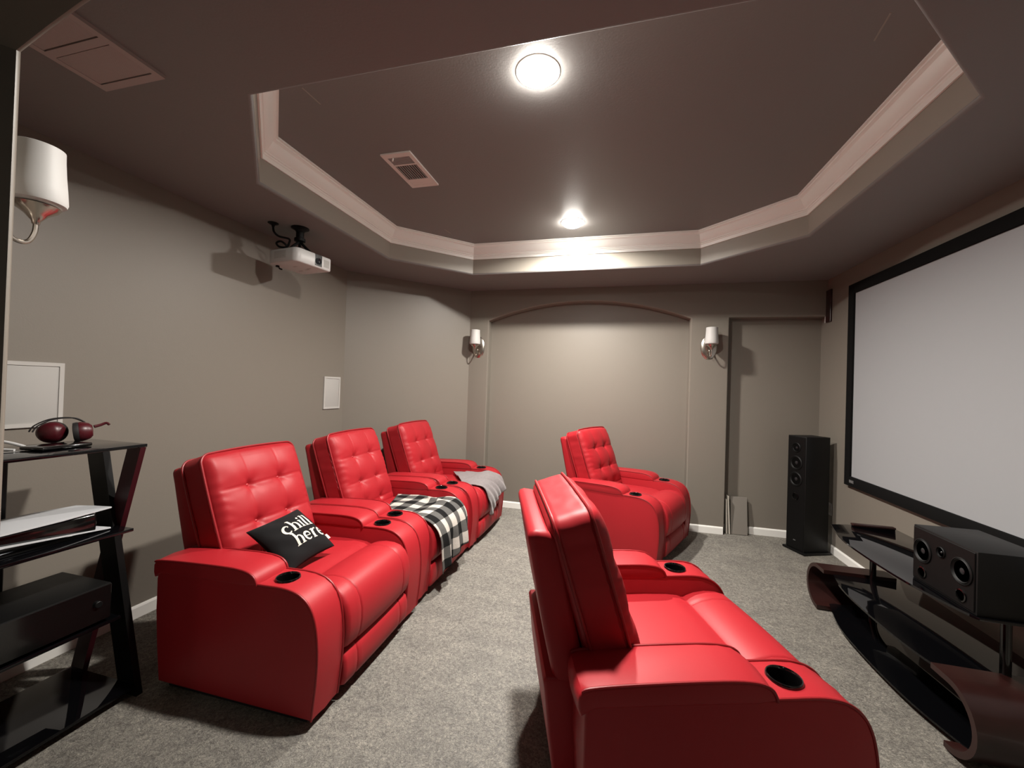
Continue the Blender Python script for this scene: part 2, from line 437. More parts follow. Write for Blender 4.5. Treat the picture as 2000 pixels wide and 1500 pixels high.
# ------------------------------------------------------------------ vents
def supply_vent():
    t = thing('ceiling_vent', 'small white supply vent with dark louvers in the raised ceiling', 'vent', (-1.370, 2.420, HT)); t.scale = (1.11, 1.11, 1)
    w, l = .0925, .187
    mb = MB()
    z0, z1 = -.010, .0
    for lo, hi in [((-w, -l), (-w + .024, l)), ((w - .024, -l), (w, l)), ((-w + .024, -l), (w - .024, -l + .036)), ((-w + .024, l - .030), (w - .024, l)), ((-w + .024, -.078), (w - .024, -.066)), ((-w + .024, .088), (w - .024, .112))]:
        mb.box((*lo, z0), (*hi, z1))
    mb.build('frame', M['vent_metal'], t)
    MB().box((-w + .01, -l + .01, -.002), (w - .01, l - .01, -.0005)).build('duct_backing', M['dark_void'], t)
    mb = MB()
    for k in range(6):
        y = -l + .046 + k * .0125; mb.box((-w + .024, y - .0042, -.008), (w - .024, y + .0042, -.004))
    mb.build('louver', M['vent_gray'], t)
    mb = MB()
    for k in range(9):
        x = -w + .032 + k * .0151; mb.box((x - .0028, -.066, -.009), (x + .0028, .088, -.003))
    mb.build('louver', M['vent_gray'], t)
    mb = MB()
    for k in range(5):
        y = .116 + k * .0095; mb.box((-w + .024, y - .0046, -.0085), (w - .024, y + .0046, -.004))
    mb.build('louver', M['vent_metal'], t)
    MB().tube([(-.035, -.145, -.008), (-.035, -.150, -.028)], .004).build('lever', M['trim'], t)
supply_vent()
def return_vent():
    x0, x1, y0, y1 = -2.006, -1.692, .780, 1.134
    t = thing('return_vent', 'large dull pink-grey return air grille on the low ceiling by the arch', 'vent', ((x0 + x1) / 2, (y0 + y1) / 2, HS))
    w, l = (x1 - x0) / 2, (y1 - y0) / 2; mb = MB()
    for lo, hi in [((-w, -l), (-w + .024, l)), ((w - .024, -l), (w, l)), ((-w + .024, -l), (w - .024, -l + .024)), ((-w + .024, l - .030), (w - .024, l)), ((-w + .024, -.014), (w - .024, .014))]:
        mb.box((*lo, -.012), (*hi, 0))
    mb.build('frame', M['return_metal'], t)
    MB().box((-w + .01, -l + .01, -.003), (w - .01, l - .01, -.001)).build('duct_backing', M['vent_gray'], t)
    for ya, yb in ((-l + .024, -.014), (.014, l - .030)):
        mb = MB(); n = 34
        for k in range(n):
            x = -w + .028 + k * (2 * w - .056) / (n - 1); mb.box((x - .0036, ya + .004, -.010), (x + .0036, yb - .004, -.004))
        mb.build('louver', M['return_metal'], t)
return_vent()

# ------------------------------------------------------------------ sconces
def sconce(label, x, y, zc, ang, first=None):
    """ang: direction the sconce faces (0 = -y)"""
    if first:
        t = copy_tree(first); t.location = (x, y, zc); t.rotation_euler = (0, 0, ang); t['label'] = label; return t
    t = thing('wall_sconce', label, 'wall lamp', (x, y, zc), ang, 'wall sconces')
    MB().lathe([(.001, .016), (.03, .0155), (.055, .013), (.072, .008), (.080, .002), (.081, 0)], ax='-y', sx=1, sy=1.58, n=48).build('wall_plate', M['nickel'], t)
    path = smooth_path([(0, -.01, -.03), (0, -.035, -.036), (0, -.058, -.070), (0, -.082, -.098), (0, -.108, -.096), (0, -.122, -.065), (0, -.124, -.03)], 6)
    MB().tube(path, .0062, 10).build('arm', M['nickel'], t)
    cy = -.124
    MB().lathe([(.008, -.040), (.010, -.030), (.024, -.012), (.044, .004), (.050, .014), (.047, .016), (.02, .012), (.001, .012)], (0, cy, 0), n=32).build('shade_holder', M['nickel'], t)
    sh = [(.001, .018), (.050, .018), (.0605, .024), (.0635, .034), (.0612, .070), (.0575, .115), (.0550, .160), (.0545, .186), (.0525, .1875), (.0515, .184), (.0525, .15), (.056, .09), (.0585, .04), (.05, .026), (.001, .025)]
    MB().lathe(sh, (0, cy, 0), n=40).build('lamp_shade', M['opal'], t)
    return t
S0 = sconce('unlit sconce with white glass shade on the narrow back pillar left of the arched niche', -1.601, YB, 1.893, 0)
sconce('unlit sconce with white glass shade on the wide pillar right of the arched niche', .915, YB, 1.905, 0, S0)
sconce('unlit sconce with large-looking white glass shade cut off by the arch, above the black rack', -1.655, YF + .0, 1.897, PI, S0)

# ------------------------------------------------------------------ in-wall speakers, outlet
def wall_speaker(label, loc, rz, first=None):
    if first:
        t = copy_tree(first); t.location = loc; t.rotation_euler = (0, 0, rz); t['label'] = label; return t
    t = thing('wall_speaker', label, 'wall speaker', loc, rz, 'flush wall speakers')
    mb = MB(); w, h = .115, .156                      # faces +x
    for lo, hi in [((-w, -h), (-w + .018, h)), ((w - .018, -h), (w, h)), ((-w + .018, -h), (w - .018, -h + .018)), ((-w + .018, h - .018), (w - .018, h))]:
        mb.box((0, *lo), (.012, *hi))
    mb.build('bezel', M['off_white'], t)
    MB().box((0, -w + .012, -h + .012), (.008, w - .012, h - .012), .003, 2).build('grille', M['grille_cloth'], t)
    return t
W0 = wall_speaker('white flush speaker on the left wall above the middle red recliner', (XL, 3.380, 1.319), 0)
wall_speaker('white flush speaker on the left wall behind the red headphones', (XL, 1.284, 1.319), 0, W0)
t = thing('wall_panel', 'narrow dark red-brown panel with a pale edge, high beside the screen corner', 'wall panel', (XR, 4.50, 2.305))
MB().box((-.016, -.050, -.155), (0, .040, .155), .002, 1).build('face', M['mahogany'], t)
MB().box((-.018, .040, -.157), (0, .052, .157), .002, 1).build('edge_strip', M['off_white'], t)
t = thing('wall_plate', 'small pale wall plate low on the right wall behind the tower speaker', 'wall plate', (XR, 4.398, .39), PI)
MB().box((0, -.035, -.057), (.007, .035, .057), .003, 2).build('cover', M['white_plastic'], t)
MB().box((.006, -.017, -.034), (.009, .017, .034), .001, 1).build('insert', M['off_white'], t)

# ------------------------------------------------------------------ projection screen
def screen():
    y0, y1, z0, z1 = 1.185, 4.105, .685, 2.402; x = XR; fw = .082
    t = thing('projection_screen', 'large wall-mounted projection screen with a wide black frame', 'screen', (XR, (y0 + y1) / 2, (z0 + z1) / 2))
    cy, cz = (y0 + y1) / 2, (z0 + z1) / 2; w, h = (y1 - y0) / 2, (z1 - z0) / 2
    for nm, lo, hi in [('a', (-w, -h), (-w + fw, h)), ('b', (w - fw, -h), (w, h)), ('c', (-w + fw, h - fw), (w - fw, h)), ('d', (-w + fw, -h), (w - fw, -h + fw))]:
        MB().box((-.036, *lo), (0, *hi), .004, 2).build('frame', M['velvet'], t)
    MB().box((-.020, -w + fw - .004, -h + fw - .004), (-.012, w - fw + .004, h - fw + .004)).build('fabric', M['screen'], t)
    b = MB().box((-.039, w - .150, -h + .030), (-.036, w - .085, -h + .056), .001, 1).build('badge', M['badge'], t)
    mb = MB()
    for k in range(3):
        yy = w - .092 - k * .018; mb.box((-.0402, yy - .012, -h + .037), (-.039, yy - .009, -h + .050)); mb.box((-.0402, yy - .012, -h + .0475), (-.039, yy - .001, -h + .050)); mb.box((-.0402, yy - .012, -h + .0425), (-.039, yy - .003, -h + .0445))
    mb.build('letters', M['badge_light'], b)
screen()

# ------------------------------------------------------------------ recliners
HW = .0845; VC = .378; W2 = .4625
ARM = [(.030, .040), (.012, .20), (.0, .36), (.0, .50), (.006, .53), (.022, .546), (.30, .549), (.56, .553), (.66, .556), (.715, .553), (.762, .542), (.800, .520), (.828, .488),
       (.847, .445), (.859, .39), (.865, .33), (.866, .27), (.862, .19), (.853, .10), (.846, .040)]
PAD = [(-.012, .505), (-.020, .53), (-.019, .562), (-.010, .578), (.012, .586), (.10, .594), (.25, .602), (.40, .607), (.47, .605), (.515, .597), (.541, .582), (.553, .563), (.556, .549), (.50, .540), (.25, .534), (.03, .527)]
def boolean_cut(o, cutter):
    md = o.modifiers.new('cut', 'BOOLEAN'); md.object = cutter; md.operation = 'DIFFERENCE'; md.solver = 'EXACT'
    dg = bpy.context.evaluated_depsgraph_get(); me = bpy.data.meshes.new_from_object(o.evaluated_get(dg))
    o.modifiers.clear(); old = o.data; o.data = me; bpy.data.meshes.remove(old)
    cm = cutter.data; bpy.data.objects.remove(cutter); bpy.data.meshes.remove(cm)
def cushion_mesh(hx, hy, hz, r, cuts, disp):
    """rounded block: x = thickness(front +), y = lateral, z = height; disp(p) gives a front-face push"""
    bm = bmesh.new(); bmesh.ops.create_cube(bm, size=2)
    bmesh.ops.subdivide_edges(bm, edges=list(bm.edges), cuts=cuts, use_grid_fill=True)
    H = Vector((hx, hy, hz))
    for v in bm.verts:
        p = Vector([v.co[i] * H[i] for i in range(3)]); q = Vector([max(-(H[i] - r), min(H[i] - r, p[i])) for i in range(3)])
        d = p - q
        if d.length > 1e-9: p = q + d.normalized() * r
        v.co = p + Vector(disp(p))
    return bm
def make_recliner():
    R = thing('recliner', '', 'recliner', (0, 0, 0), 0, 'red leather recliners')
    L, LS = M['leather'], M['leather_seam']
    # underside
    mb = MB(); mb.box((.05, -.43, .0), (.80, .43, .05), .004, 1); mb.build('base', M['dark_base'], R)
    cutprof = [(.0445, .60), (.0445, .44)]
    for sgn in (-1, 1):
        arm = profile_solid(ARM, sgn * VC - HW, sgn * VC + HW, .009, mids=((sgn * VC - .04, .0), (sgn * VC, -.003), (sgn * VC + .04, .0))).build('armrest', L, R, smooth=32)
        cut = MB().lathe([(.0445, .475), (.0445, .60)], (.637, sgn * VC, 0), n=40).build('cutter', L)
        boolean_cut(arm, cut)
        arm.data.polygons.foreach_set('use_smooth', [True] * len(arm.data.polygons))
        bm = bmesh.new(); bm.from_mesh(arm.data)
        for e in bm.edges:
            if len(e.link_faces) == 2: e.smooth = e.calc_face_angle(0) < math.radians(32)
        bm.to_mesh(arm.data); bm.free()
        # welt along both edges of the panel
        for e in (-1, 1):
            pts = smooth_path([(u, sgn * VC + e * (HW - .003), w) for u, w in ARM[6:]], 3)
            MB().tube(pts, .0048, 8).build('welt', LS, arm)
        pad = profile_solid(PAD, sgn * VC - HW - .003, sgn * VC + HW + .003, .010, mids=((sgn * VC - .045, -.004), (sgn * VC, -.007), (sgn * VC + .045, -.004))).build('arm_pad', L, arm, smooth=40)
        # welts belong to the arm as well
        for e in (-1, 1):
            pts = smooth_path([(u, sgn * VC + e * (HW + .0005), w - .001) for u, w in PAD[3:13]], 3)
            MB().tube(pts, .0048, 8).build('welt', LS, arm)
        MB().lathe([(.0425, .478), (.0425, .552), (.0440, .560), (.0465, .5635), (.0495, .5625), (.0515, .558), (.0515, .552), (.0445, .552), (.0440, .474), (.001, .474), (.001, .478)], (.637, sgn * VC, .001), n=48).build('cup_holder', M['gloss_black'], arm)
    # seat
    def seat_grid(prof, hw, r, grooves=(), gd=.005, gu=None, mb=None, crown=.0):
        prof = ccw(prof); mb = mb or MB(); vs = []
        for i in range(5):
            a = PI / 2 * i / 4; vs.append((-hw + r * (1 - math.cos(a)), r * (1 - math.sin(a))))
        mid = []
        nm = 25
        for i in range(1, nm): mid.append((-hw + r + (2 * hw - 2 * r) * i / nm, 0))
        for g in grooves:
            mid = [m_ for m_ in mid if abs(m_[0] - g) > .012] + [(g - .008, 0), (g - .003, gd * .5), (g, gd), (g + .003, gd * .5), (g + .008, 0)]
        vs += sorted(mid) + [(-v, i) for v, i in vs[::-1]]
        R_ = []
        for v, ins in vs:
            k = -crown * max(0, 1 - (v / hw) ** 2)
            base_ = offset_poly(prof, ins + k) if not gu else None
            if gu:
                a_ = offset_poly(prof, k); b_ = offset_poly(prof, ins + k) 
                isg = abs(v) < hw - r - .001
                base_ = [(q if (not isg or p[0] > gu) else p_) for p, p_, q in zip(prof, a_, b_)]
            R_.append([(u, v, w) for u, w in base_])
        return mb.loft(R_)
    SEAT = [(.10, .43), (.15, .462), (.30, .474), (.45, .480), (.55, .480), (.60, .476), (.622, .468), (.632, .468), (.648, .477), (.68, .489), (.73, .497), (.78, .495), (.82, .484), (.852, .458),
            (.874, .418), (.885, .37), (.886, .32), (.880, .27), (.868, .235), (.845, .222), (.10, .222)]
    seat_grid(SEAT, .290, .022, (-.195, .195), .004, .62, crown=.008).build('seat', L, R, smooth=50)
    FOOT = [(.80, .058), (.845, .056), (.864, .064), (.874, .09), (.877, .13), (.874, .17), (.866, .198), (.848, .212), (.80, .214)]
    seat_grid(FOOT, .286, .016, (-.195, .195), .005, .80, crown=.003).build('footrest', L, R, smooth=50)
    # back shell: upper leaning panel and lower skirt
    SH = [(.06, .45), (-.055, .45), (-.098, .60), (-.135, .75), (-.166, .88), (-.176, .915), (-.179, .934), (-.172, .950), (-.154, .957), (-.118, .954), (-.085, .945), (-.070, .92), (-.028, .75)]
    sh = profile_solid(SH, -.288, .288, .022, segs=5).build('back_shell', L, R, smooth=45)
    SK = [(.05, .05), (-.008, .052), (-.040, .16), (-.068, .30), (-.090, .44), (-.096, .475), (-.088, .488), (-.05, .49), (.05, .49)]
    profile_solid(SK, -.2885, .2885, .012).build('back_skirt', L, sh, smooth=45)
    # tufted back cushion
    hx, hy, hz = .086, .298, .318
    ROWS, COLS = (.118, -.078, -.245), (-.102, .102)
    btn = [(yy, zz) for zz in ROWS for yy in COLS]
    def disp(p):
        f = max(0., min(1., (p.x - .005) / .06))
        side = max(0., 1 - (p.y / hy) ** 4); top = max(0., 1 - (p.z / hz) ** 4)
        d = .040 * (side * top) ** .8
        edge = min(1, side * 1.5)
        for zz in ROWS: d -= .0035 * math.exp(-((p.z - zz) / .006) ** 2) * edge + .0085 * math.exp(-((p.z - zz) / .05) ** 2) * edge
        for yy in COLS: d -= .0022 * math.exp(-((p.y - yy) / .006) ** 2) + .0045 * math.exp(-((p.y - yy) / .05) ** 2)
        for yy, zz in btn:
            q = (p.y - yy) ** 2 + (p.z - zz) ** 2; d -= .016 * math.exp(-q / .020 ** 2) + .011 * math.exp(-q / .055 ** 2)
            a = math.atan2(p.z - zz, p.y - yy); d += .0022 * math.cos(5 * a + yy * 30 + zz * 20) * math.exp(-q / .07 ** 2) * (1 - math.exp(-q / .022 ** 2))
        wr = .0035 * noise.noise(Vector((p.y * 7, p.z * 9, 1.3))) + .0018 * math.sin(p.z * 120 + 9 * noise.noise(Vector((p.y * 8, p.z * 5, 2)))) * max(0, abs(p.y) / hy - .70) * 3
        out = [f * (d + wr), 0, 0]
        # sides: slight fullness and wrinkles
        if abs(p.y) > hy - .03 and p.x < .05:
            out[1] = (1 if p.y > 0 else -1) * (.006 * (1 - (p.z / hz) ** 2) + .003 * noise.noise(Vector((p.x * 10, p.z * 20, p.y))))
        if p.z > hz - .03: out[2] = .010 * (1 - (p.y / hy) ** 2) + .002 * noise.noise(Vector((p.y * 14, p.x * 20, 7)))
        return out
    tdir = Vector((-.37, 0, 1)).normalized(); ndir = Vector((tdir.z, 0, -tdir.x))
    Bm = Matrix(((ndir.x, 0, tdir.x), (0, 1, 0), (ndir.z, 0, tdir.z))).to_4x4()
    cen = Vector((.145, 0, .745)) - ndir * .084; Bm.translation = cen
    bc = MB().bm(cushion_mesh(hx, hy, hz, .044, 88, disp), mw=Bm).build('back_cushion', L, R, smooth=60)
    def front(y, z):
        return Bm @ (Vector((hx, y, z)) + Vector(disp(Vector((hx, y, z)))))
    for e_x, nm in ((hx - .022, 'welt'), (-hx + .024, 'welt')):
        pts = []; rr = .046; a, b = hy + .0005, hz + .001
        for cx_, cz_, a0 in ((a - rr, b - rr, 0), (-a + rr, b - rr, 90), (-a + rr, -b + rr, 180), (a - rr, -b + rr, 270)):
            for k in range(7):
                an = math.radians(a0 + 15 * k); pts.append((cx_ + rr * math.cos(an), cz_ + rr * math.sin(an)))
        dense = []
        for i in range(len(pts)):
            p0, p1 = pts[i], pts[(i + 1) % len(pts)]; n_ = max(1, int(math.dist(p0, p1) / .03))
            for k in range(n_): dense.append((p0[0] + (p1[0] - p0[0]) * k / n_, p0[1] + (p1[1] - p0[1]) * k / n_))
        path = []
        for y, z in dense:
            oy = .006 * (1 - (z / hz) ** 2) * (1 if y > 0 else -1) if abs(y) > hy - .03 else 0
            oz = .010 * (1 - (y / hy) ** 2) if z > hz - .03 else 0
            path.append(Bm @ Vector((e_x - (0 if e_x < 0 else .0), y + oy, z + oz)))
        MB().tube(path, .0058, 8, closed=True).build(nm, LS, bc)
    for yy, zz in btn:
        p = front(yy, zz); mb = MB(); mb.lathe([(.001, .008), (.005, .0075), (.009, .005), (.0115, .001), (.011, -.004)], n=16)
        mb.v = [Bm.to_3x3() @ Vector((v.z, v.x, v.y)) + p for v in mb.v]; mb.build('button', L, bc)
    return R
REC = make_recliner()
REC['label'] = 'front red leather recliner of the left row with a black lettered pillow on its seat'
spots = [(-2.015, 1.855, .012, None),
         (-2.045, 2.795, .010, 'middle red recliner of the left row with a black and white plaid throw'),
         (-2.020, 3.754, -.020, 'far red recliner of the left row with a plain grey throw on its seat'),
         (-.247, 4.172, -.415, 'empty red recliner at the far end of the right row before the arched niche'),
         (-.193, 1.605, .295, 'empty red recliner nearest the camera at lower right, seen from its dark side')]
RECS = []
def tilt_back(chair, deg):
    piv = Matrix.Translation((0, 0, .46))
    for ch in bpy.data.objects:
        if ch.parent == chair and ch.name.split('.')[0] in ('back_shell', 'back_cushion'):
            ch.matrix_local = piv @ Matrix.Rotation(math.radians(deg), 4, 'Y') @ piv.inverted()

for i, (x, y, a, lab) in enumerate(spots):
    o = REC if i == 0 else copy_tree(REC)
    o.location = (x, y, 0); o.rotation_euler = (0, 0, a)
    if lab: o['label'] = lab
    RECS.append(o)

tilt_back(RECS[4], 2.4)

# ------------------------------------------------------------------ throws
TOP = [(.20, .470), (.30, .478), (.45, .485), (.55, .486), (.62, .482), (.68, .492), (.73, .502), (.78, .502), (.82, .492), (.855, .466), (.882, .424), (.896, .37), (.899, .32), (.897, .25), (.895, .15), (.894, .05)]
def path_len():
    P = smooth_path([(u, w) for u, w in TOP], 8); S = [0]
    for i in range(1, len(P)): S.append(S[-1] + (P[i] - P[i - 1]).length)
    return P, S
PP, SS = path_len()
def at_s(s_):
    s_ = max(0, min(SS[-1] - 1e-6, s_))
    for i in range(1, len(SS)):
        if SS[i] >= s_:
            k = (s_ - SS[i - 1]) / (SS[i] - SS[i - 1]); p = PP[i - 1].lerp(PP[i], k)
            t = (PP[i] - PP[i - 1]).normalized(); return p, Vector((-t.y, t.x)) * 1.0
def throw(name, label, m, chair, corner, thick, fold, uvscale=1., nn=(70, 60), cat='throw blanket'):
    """corner(a,b) -> (s, v) on the seat, a 0..1 front-to-back, b 0..1 across"""
    na, nb = nn; vs = []; uvs = []; fs = []
    for i in range(na + 1):
        for j in range(nb + 1):
            a, b = i / na, j / nb; s_, v, uv = corner(a, b)
            p, n = at_s(s_); h = .009 + fold(a, b, s_, v)
            q = p + n * h
            vs.append((q.x, v, q.y)); uvs.append(uv)
    for i in range(na):
        for j in range(nb):
            k = i * (nb + 1) + j; fs.append([k, k + 1, k + nb + 2, k + nb + 1])
    me = bpy.data.meshes.new(name); me.from_pydata(vs, [], fs); me.materials.append(m)
    ul = me.uv_layers.new(name='UVMap')
    for lp in me.loops: ul.data[lp.index].uv = uvs[lp.vertex_index]
    me.polygons.foreach_set('use_smooth', [True] * len(me.polygons))
    o = bpy.data.objects.new(name, me); COL.objects.link(o)
    o.location = chair.location; o.rotation_euler = chair.rotation_euler
    md = o.modifiers.new('thick', 'SOLIDIFY'); md.thickness = thick; md.offset = 1
    return tag(o, label, cat)
def lerp(a, b, t): return a + (b - a) * t
def plaid_corner(a, b):
    v0 = lerp(-.262, -.284, min(1, a * 2.0)) if a < .5 else lerp(-.284, -.285, (a - .5) * 2)
    v = lerp(v0, .278, b)
    if a < .3: v += .012 * math.sin(b * 9) * (1 - a / .3)
    s_front = lerp(.995, .935, b) - .012 * math.sin(b * 11); s_back = lerp(.27, .09, b)
    s_ = lerp(s_front, s_back, a)
    return s_, v, (lerp(0, .62, b) + .02 * a, (1.03 - s_) + .02 * b)
def plaid_fold(a, b, s_, v):
    f = .010 * (noise.noise(Vector((v * 9, s_ * 7, 3))) + .3)
    hang = max(0, (s_ - .62) / .3)
    f += hang * (.012 * (1 + math.sin(v * 38 + .8)) + .012 * (1 + math.sin(v * 17 - 1)))
    f += .022 * math.exp(-((v - (.12 - .5 * (s_ - .55))) / .03) ** 2) * math.exp(-((s_ - .5) / .14) ** 2)
    return max(0, f)
throw('throw_blanket', 'black and white buffalo plaid throw draped over the middle recliner of the left row', M['plaid'], RECS[1], plaid_corner, .005, plaid_fold)
def gray_corner(a, b):
    v = lerp(lerp(-.115, -.22, a), .283, b)
    s_front = .86 + .07 * math.exp(-((b - .12) / .22) ** 2) - .09 * b; s_back = lerp(.48, .16, b)
    s_ = lerp(s_front, s_back, a)
    return s_, v, (b, a)
def gray_fold(a, b, s_, v):
    f = .008 * (noise.noise(Vector((v * 8, s_ * 8, 9))) + .3)
    d = (v + .02) - (s_ - .62) * .9
    f += .012 * (1 + math.tanh((d - .08) / .012)) * (1 if s_ > .3 else .5)
    f += .007 * (1 + math.sin((v - s_ * .9) * 55)) * max(0, min(1, (s_ - .45) / .2))
    return max(0, f)
throw('throw_blanket', 'plain grey fleece throw folded over the seat of the far recliner by the corner', M['gray_throw'], RECS[2], gray_corner, .008, gray_fold)

# ------------------------------------------------------------------ lettered pillow
def pillow():
    Xd = Vector((.07, .99, .10)).normalized(); nz = Vector((.56, -.13, .82)); nz = (nz - Xd * nz.dot(Xd)).normalized(); Yd = nz.cross(Xd)
    T = Matrix((Xd, Yd, nz)).transposed().to_4x4(); T.translation = Vector((-1.592, 1.741, .606))
    A = .152
    t = thing('throw_pillow', 'black square pillow with cream lettering on the seat of the front recliner', 'pillow')
    t.matrix_world = T
    def hgt(s_, q):
        k = max(0, 1 - s_ * s_) * max(0, 1 - q * q)
        h = .078 * k ** .45
        h += .006 * k ** .5 * noise.noise(Vector((s_ * 2.2, q * 2.6, 4))) + .003 * k ** .5 * math.sin(7 * (s_ + q) + 2 * q)
        return h
    def pos(s_, q, f, off=0):
        pin = 1 - .07 * (1 - q * q) if True else 1
        x = A * s_ * (1 - .085 * (1 - q * q)); y = A * q * (1 - .085 * (1 - s_ * s_))
        return Vector((x, y, f * hgt(s_, q) + off))
    n = 44; mb = MB()
    for f in (1, -1):
        vs = []; fs = []
        for i in range(n + 1):
            for j in range(n + 1):
                s_ = -math.cos(PI * i / n); q = -math.cos(PI * j / n); vs.append(pos(s_, q, f if f > 0 else -.40))
        for i in range(n):
            for j in range(n):
                k = i * (n + 1) + j; fs.append([k, k + 1, k + n + 2, k + n + 1] if f < 0 else [k, k + n + 1, k + n + 2, k + 1])
        mb.add(vs, fs)
    bm = bmesh.new(); vv = [bm.verts.new(v) for v in mb.v]
    for f in mb.f: bm.faces.new([vv[i] for i in f])
    bmesh.ops.remove_doubles(bm, verts=bm.verts, dist=1e-5)
    cov = MB().bm(bm).build('cover', M['pillow'], t, smooth=70)
    # serif lettering, laid on the cover
    def arc(cx, cy, rx, ry, a0, a1, n=14): return [(cx + rx * math.cos(math.radians(a0 + (a1 - a0) * k / n)), cy + ry * math.sin(math.radians(a0 + (a1 - a0) * k / n))) for k in range(n + 1)]
    def tw(n, lo, hi): return [lo + (hi - lo) * math.sin(PI * k / n) for k in range(n + 1)]
    stem = lambda x, h: [([(x, .03), (x, h)], [.24, .24]), ([(x - .22, .03), (x + .22, .03)], [.07, .07]), ([(x - .24, h - .05), (x, h - .02)], [.05, .14])]
    G = {
        'c': ([(arc(.48, .5, .36, .44, 50, 318, 18), [.10 + .16 * math.sin(PI * k / 18) ** 1.2 for k in range(19)]), ([(.66, .80), (.74, .76)], [.16, .16])], .92),
        'h': (stem(.24, 1.5) + [([(.28, .70), (.42, .90), (.58, .95), (.72, .86), (.78, .66), (.78, .03)], [.06, .12, .14, .20, .24, .24]), ([(.58, .03), (1.0, .03)], [.07, .07])], 1.06),
        'i': (stem(.24, .98) + [(arc(.24, 1.30, .06, .06, 0, 330, 10), [.13] * 11)], .52),
        'l': (stem(.24, 1.5), .52),
        'e': ([(arc(.48, .5, .36, .44, 2, 320, 20), [.08 + .17 * math.sin(PI * k / 20) ** 1.2 for k in range(21)]), ([(.14, .50), (.84, .52)], [.08, .08])], .95),
        'r': (stem(.24, .98) + [([(.28, .66), (.40, .86), (.56, .95), (.68, .90)], [.06, .12, .14, .18])], .80),
    }
    mb = MB()
    def stroke(pts, ws, ox, oy, sc):
        P = [Vector(p) for p in pts]; fine = []; fw = []
        for i in range(len(P) - 1):
            m_ = max(1, int((P[i + 1] - P[i]).length / .12))
            for k in range(m_): fine.append(P[i].lerp(P[i + 1], k / m_)); fw.append(lerp(ws[i], ws[i + 1], k / m_))
        fine.append(P[-1]); fw.append(ws[-1]); vs = []; fs = []
        for i, p in enumerate(fine):
            d = (fine[min(i + 1, len(fine) - 1)] - fine[max(i - 1, 0)]).normalized(); nn_ = Vector((-d.y, d.x))
            for e in (-1, -.33, .33, 1):
                q = p + nn_ * (fw[i] / 2 * e); x, y = ox + q.x * sc, oy + q.y * sc
                if x > .74: x = .74 + .23 * (1 - math.exp(-(x - .74) / .23))
                s_, q_ = max(-.995, min(.995, x)), max(-.995, min(.995, y)); vs.append(pos(s_, q_, 1, .0016))
        for i in range(len(fine) - 1):
            for e in range(3): fs.append([4 * i + e, 4 * i + e + 1, 4 * i + e + 5, 4 * i + e + 4])
        mb.add(vs, fs)
    def word(w, ox, oy, sc, squeeze=None):
        x = ox
        for k, ch in enumerate(w):
            st, adv = G[ch]
            for p, ws in st: stroke(p, ws, x, oy, sc)
            x += adv * sc
    word('chill', -.50, .00, .355); word('here', -.40, -.55, .355)
    mb.build('lettering', M['lettering'], cov, smooth=0, recalc=False)
    p = pos(.97, -.55, 1); tgv = MB(); tgv.box((p.x - .004, p.y - .016, -.001), (p.x + .034, p.y + .016, .001), .0005, 1)
    tgv.build('care_tag', M['tag'], t)
pillow()

# ------------------------------------------------------------------ tower speaker
def driver(parent, c_, r, ax, cap=True, name='woofer'):
    o = MB().lathe([(r, 0), (r, .004), (r * .93, .006), (r * .90, .003), (r * .84, .006), (r * .78, .001), (r * .35, -.014), (.001, -.014)], c_, ax, 36).build(name, M['cone'], parent)
    if cap: MB().lathe([(r * .36, -.014), (r * .33, -.006), (r * .22, .001), (.001, .004)], c_, ax, 24).build('dust_cap', M['dustcap'], o)
    return o
def tower():
    ang = math.atan2(-.084, .202) ; ang = math.radians(23.4)
    t = thing('tower_speaker', 'tall black floor-standing speaker in the back right corner beside the screen', 'speaker', (1.7505, 4.329, 0), ang)
    # faces local -x
    MB().box((-.142, -.120, .002), (.142, .120, .022), .003, 2).build('plinth', M['black_lacquer'], t)
    cab = MB().box((-.125, -.098, .022), (.125, .098, 1.062), .004, 2).build('cabinet', M['black_wood'], t)
    MB().box((-.129, -.092, .03), (-.124, .092, 1.055), .002, 1).build('baffle', M['black_plastic'], t)
    driver(t, (-.129, 0, .955), .045, '-x', True, 'tweeter')
    driver(t, (-.129, 0, .815), .066, '-x')
    driver(t, (-.129, 0, .665), .066, '-x')
    MB().lathe([(.034, 0), (.034, .005), (.028, .006), (.026, -.02), (.001, -.02)], (-.129, 0, .505), '-x', 28).build('port', M['gloss_black'], t)
    MB().box((-.1305, -.012, .10), (-.129, .012, .108)).build('badge', M['badge'], t)
tower()

# ------------------------------------------------------------------ boards leaning in the niche
t = tag(MB().box((-.078, -.007, 0), (.078, .007, .375), .001, 1).build('leaning_board', [M['panel_board']], None), 'short grey painted board leaning in the right recess by the baseboard', 'board')
t.location = (1.252, 4.577, 0.003); t.rotation_euler = (math.radians(-6.5), 0, math.radians(2))
t = tag(MB().box((-.006, -.035, 0), (.006, .035, .385), .001, 1).build('leaning_board', [M['board_edge']], None), 'thin pale board seen on edge, between the pillar and the grey board', 'board')
t.location = (1.160, 4.587, 0.0025); t.rotation_euler = (0, math.radians(-3), math.radians(0))
t = tag(MB().box((-.005, -.03, 0), (.005, .03, .35), .001, 1).build('leaning_board', [M['board_edge']], None), 'narrow off-white strip standing against the pillar side, leftmost of the leaning boards', 'board')
t.location = (1.136, 4.587, 0.0025); t.rotation_euler = (0, math.radians(-2), math.radians(0))

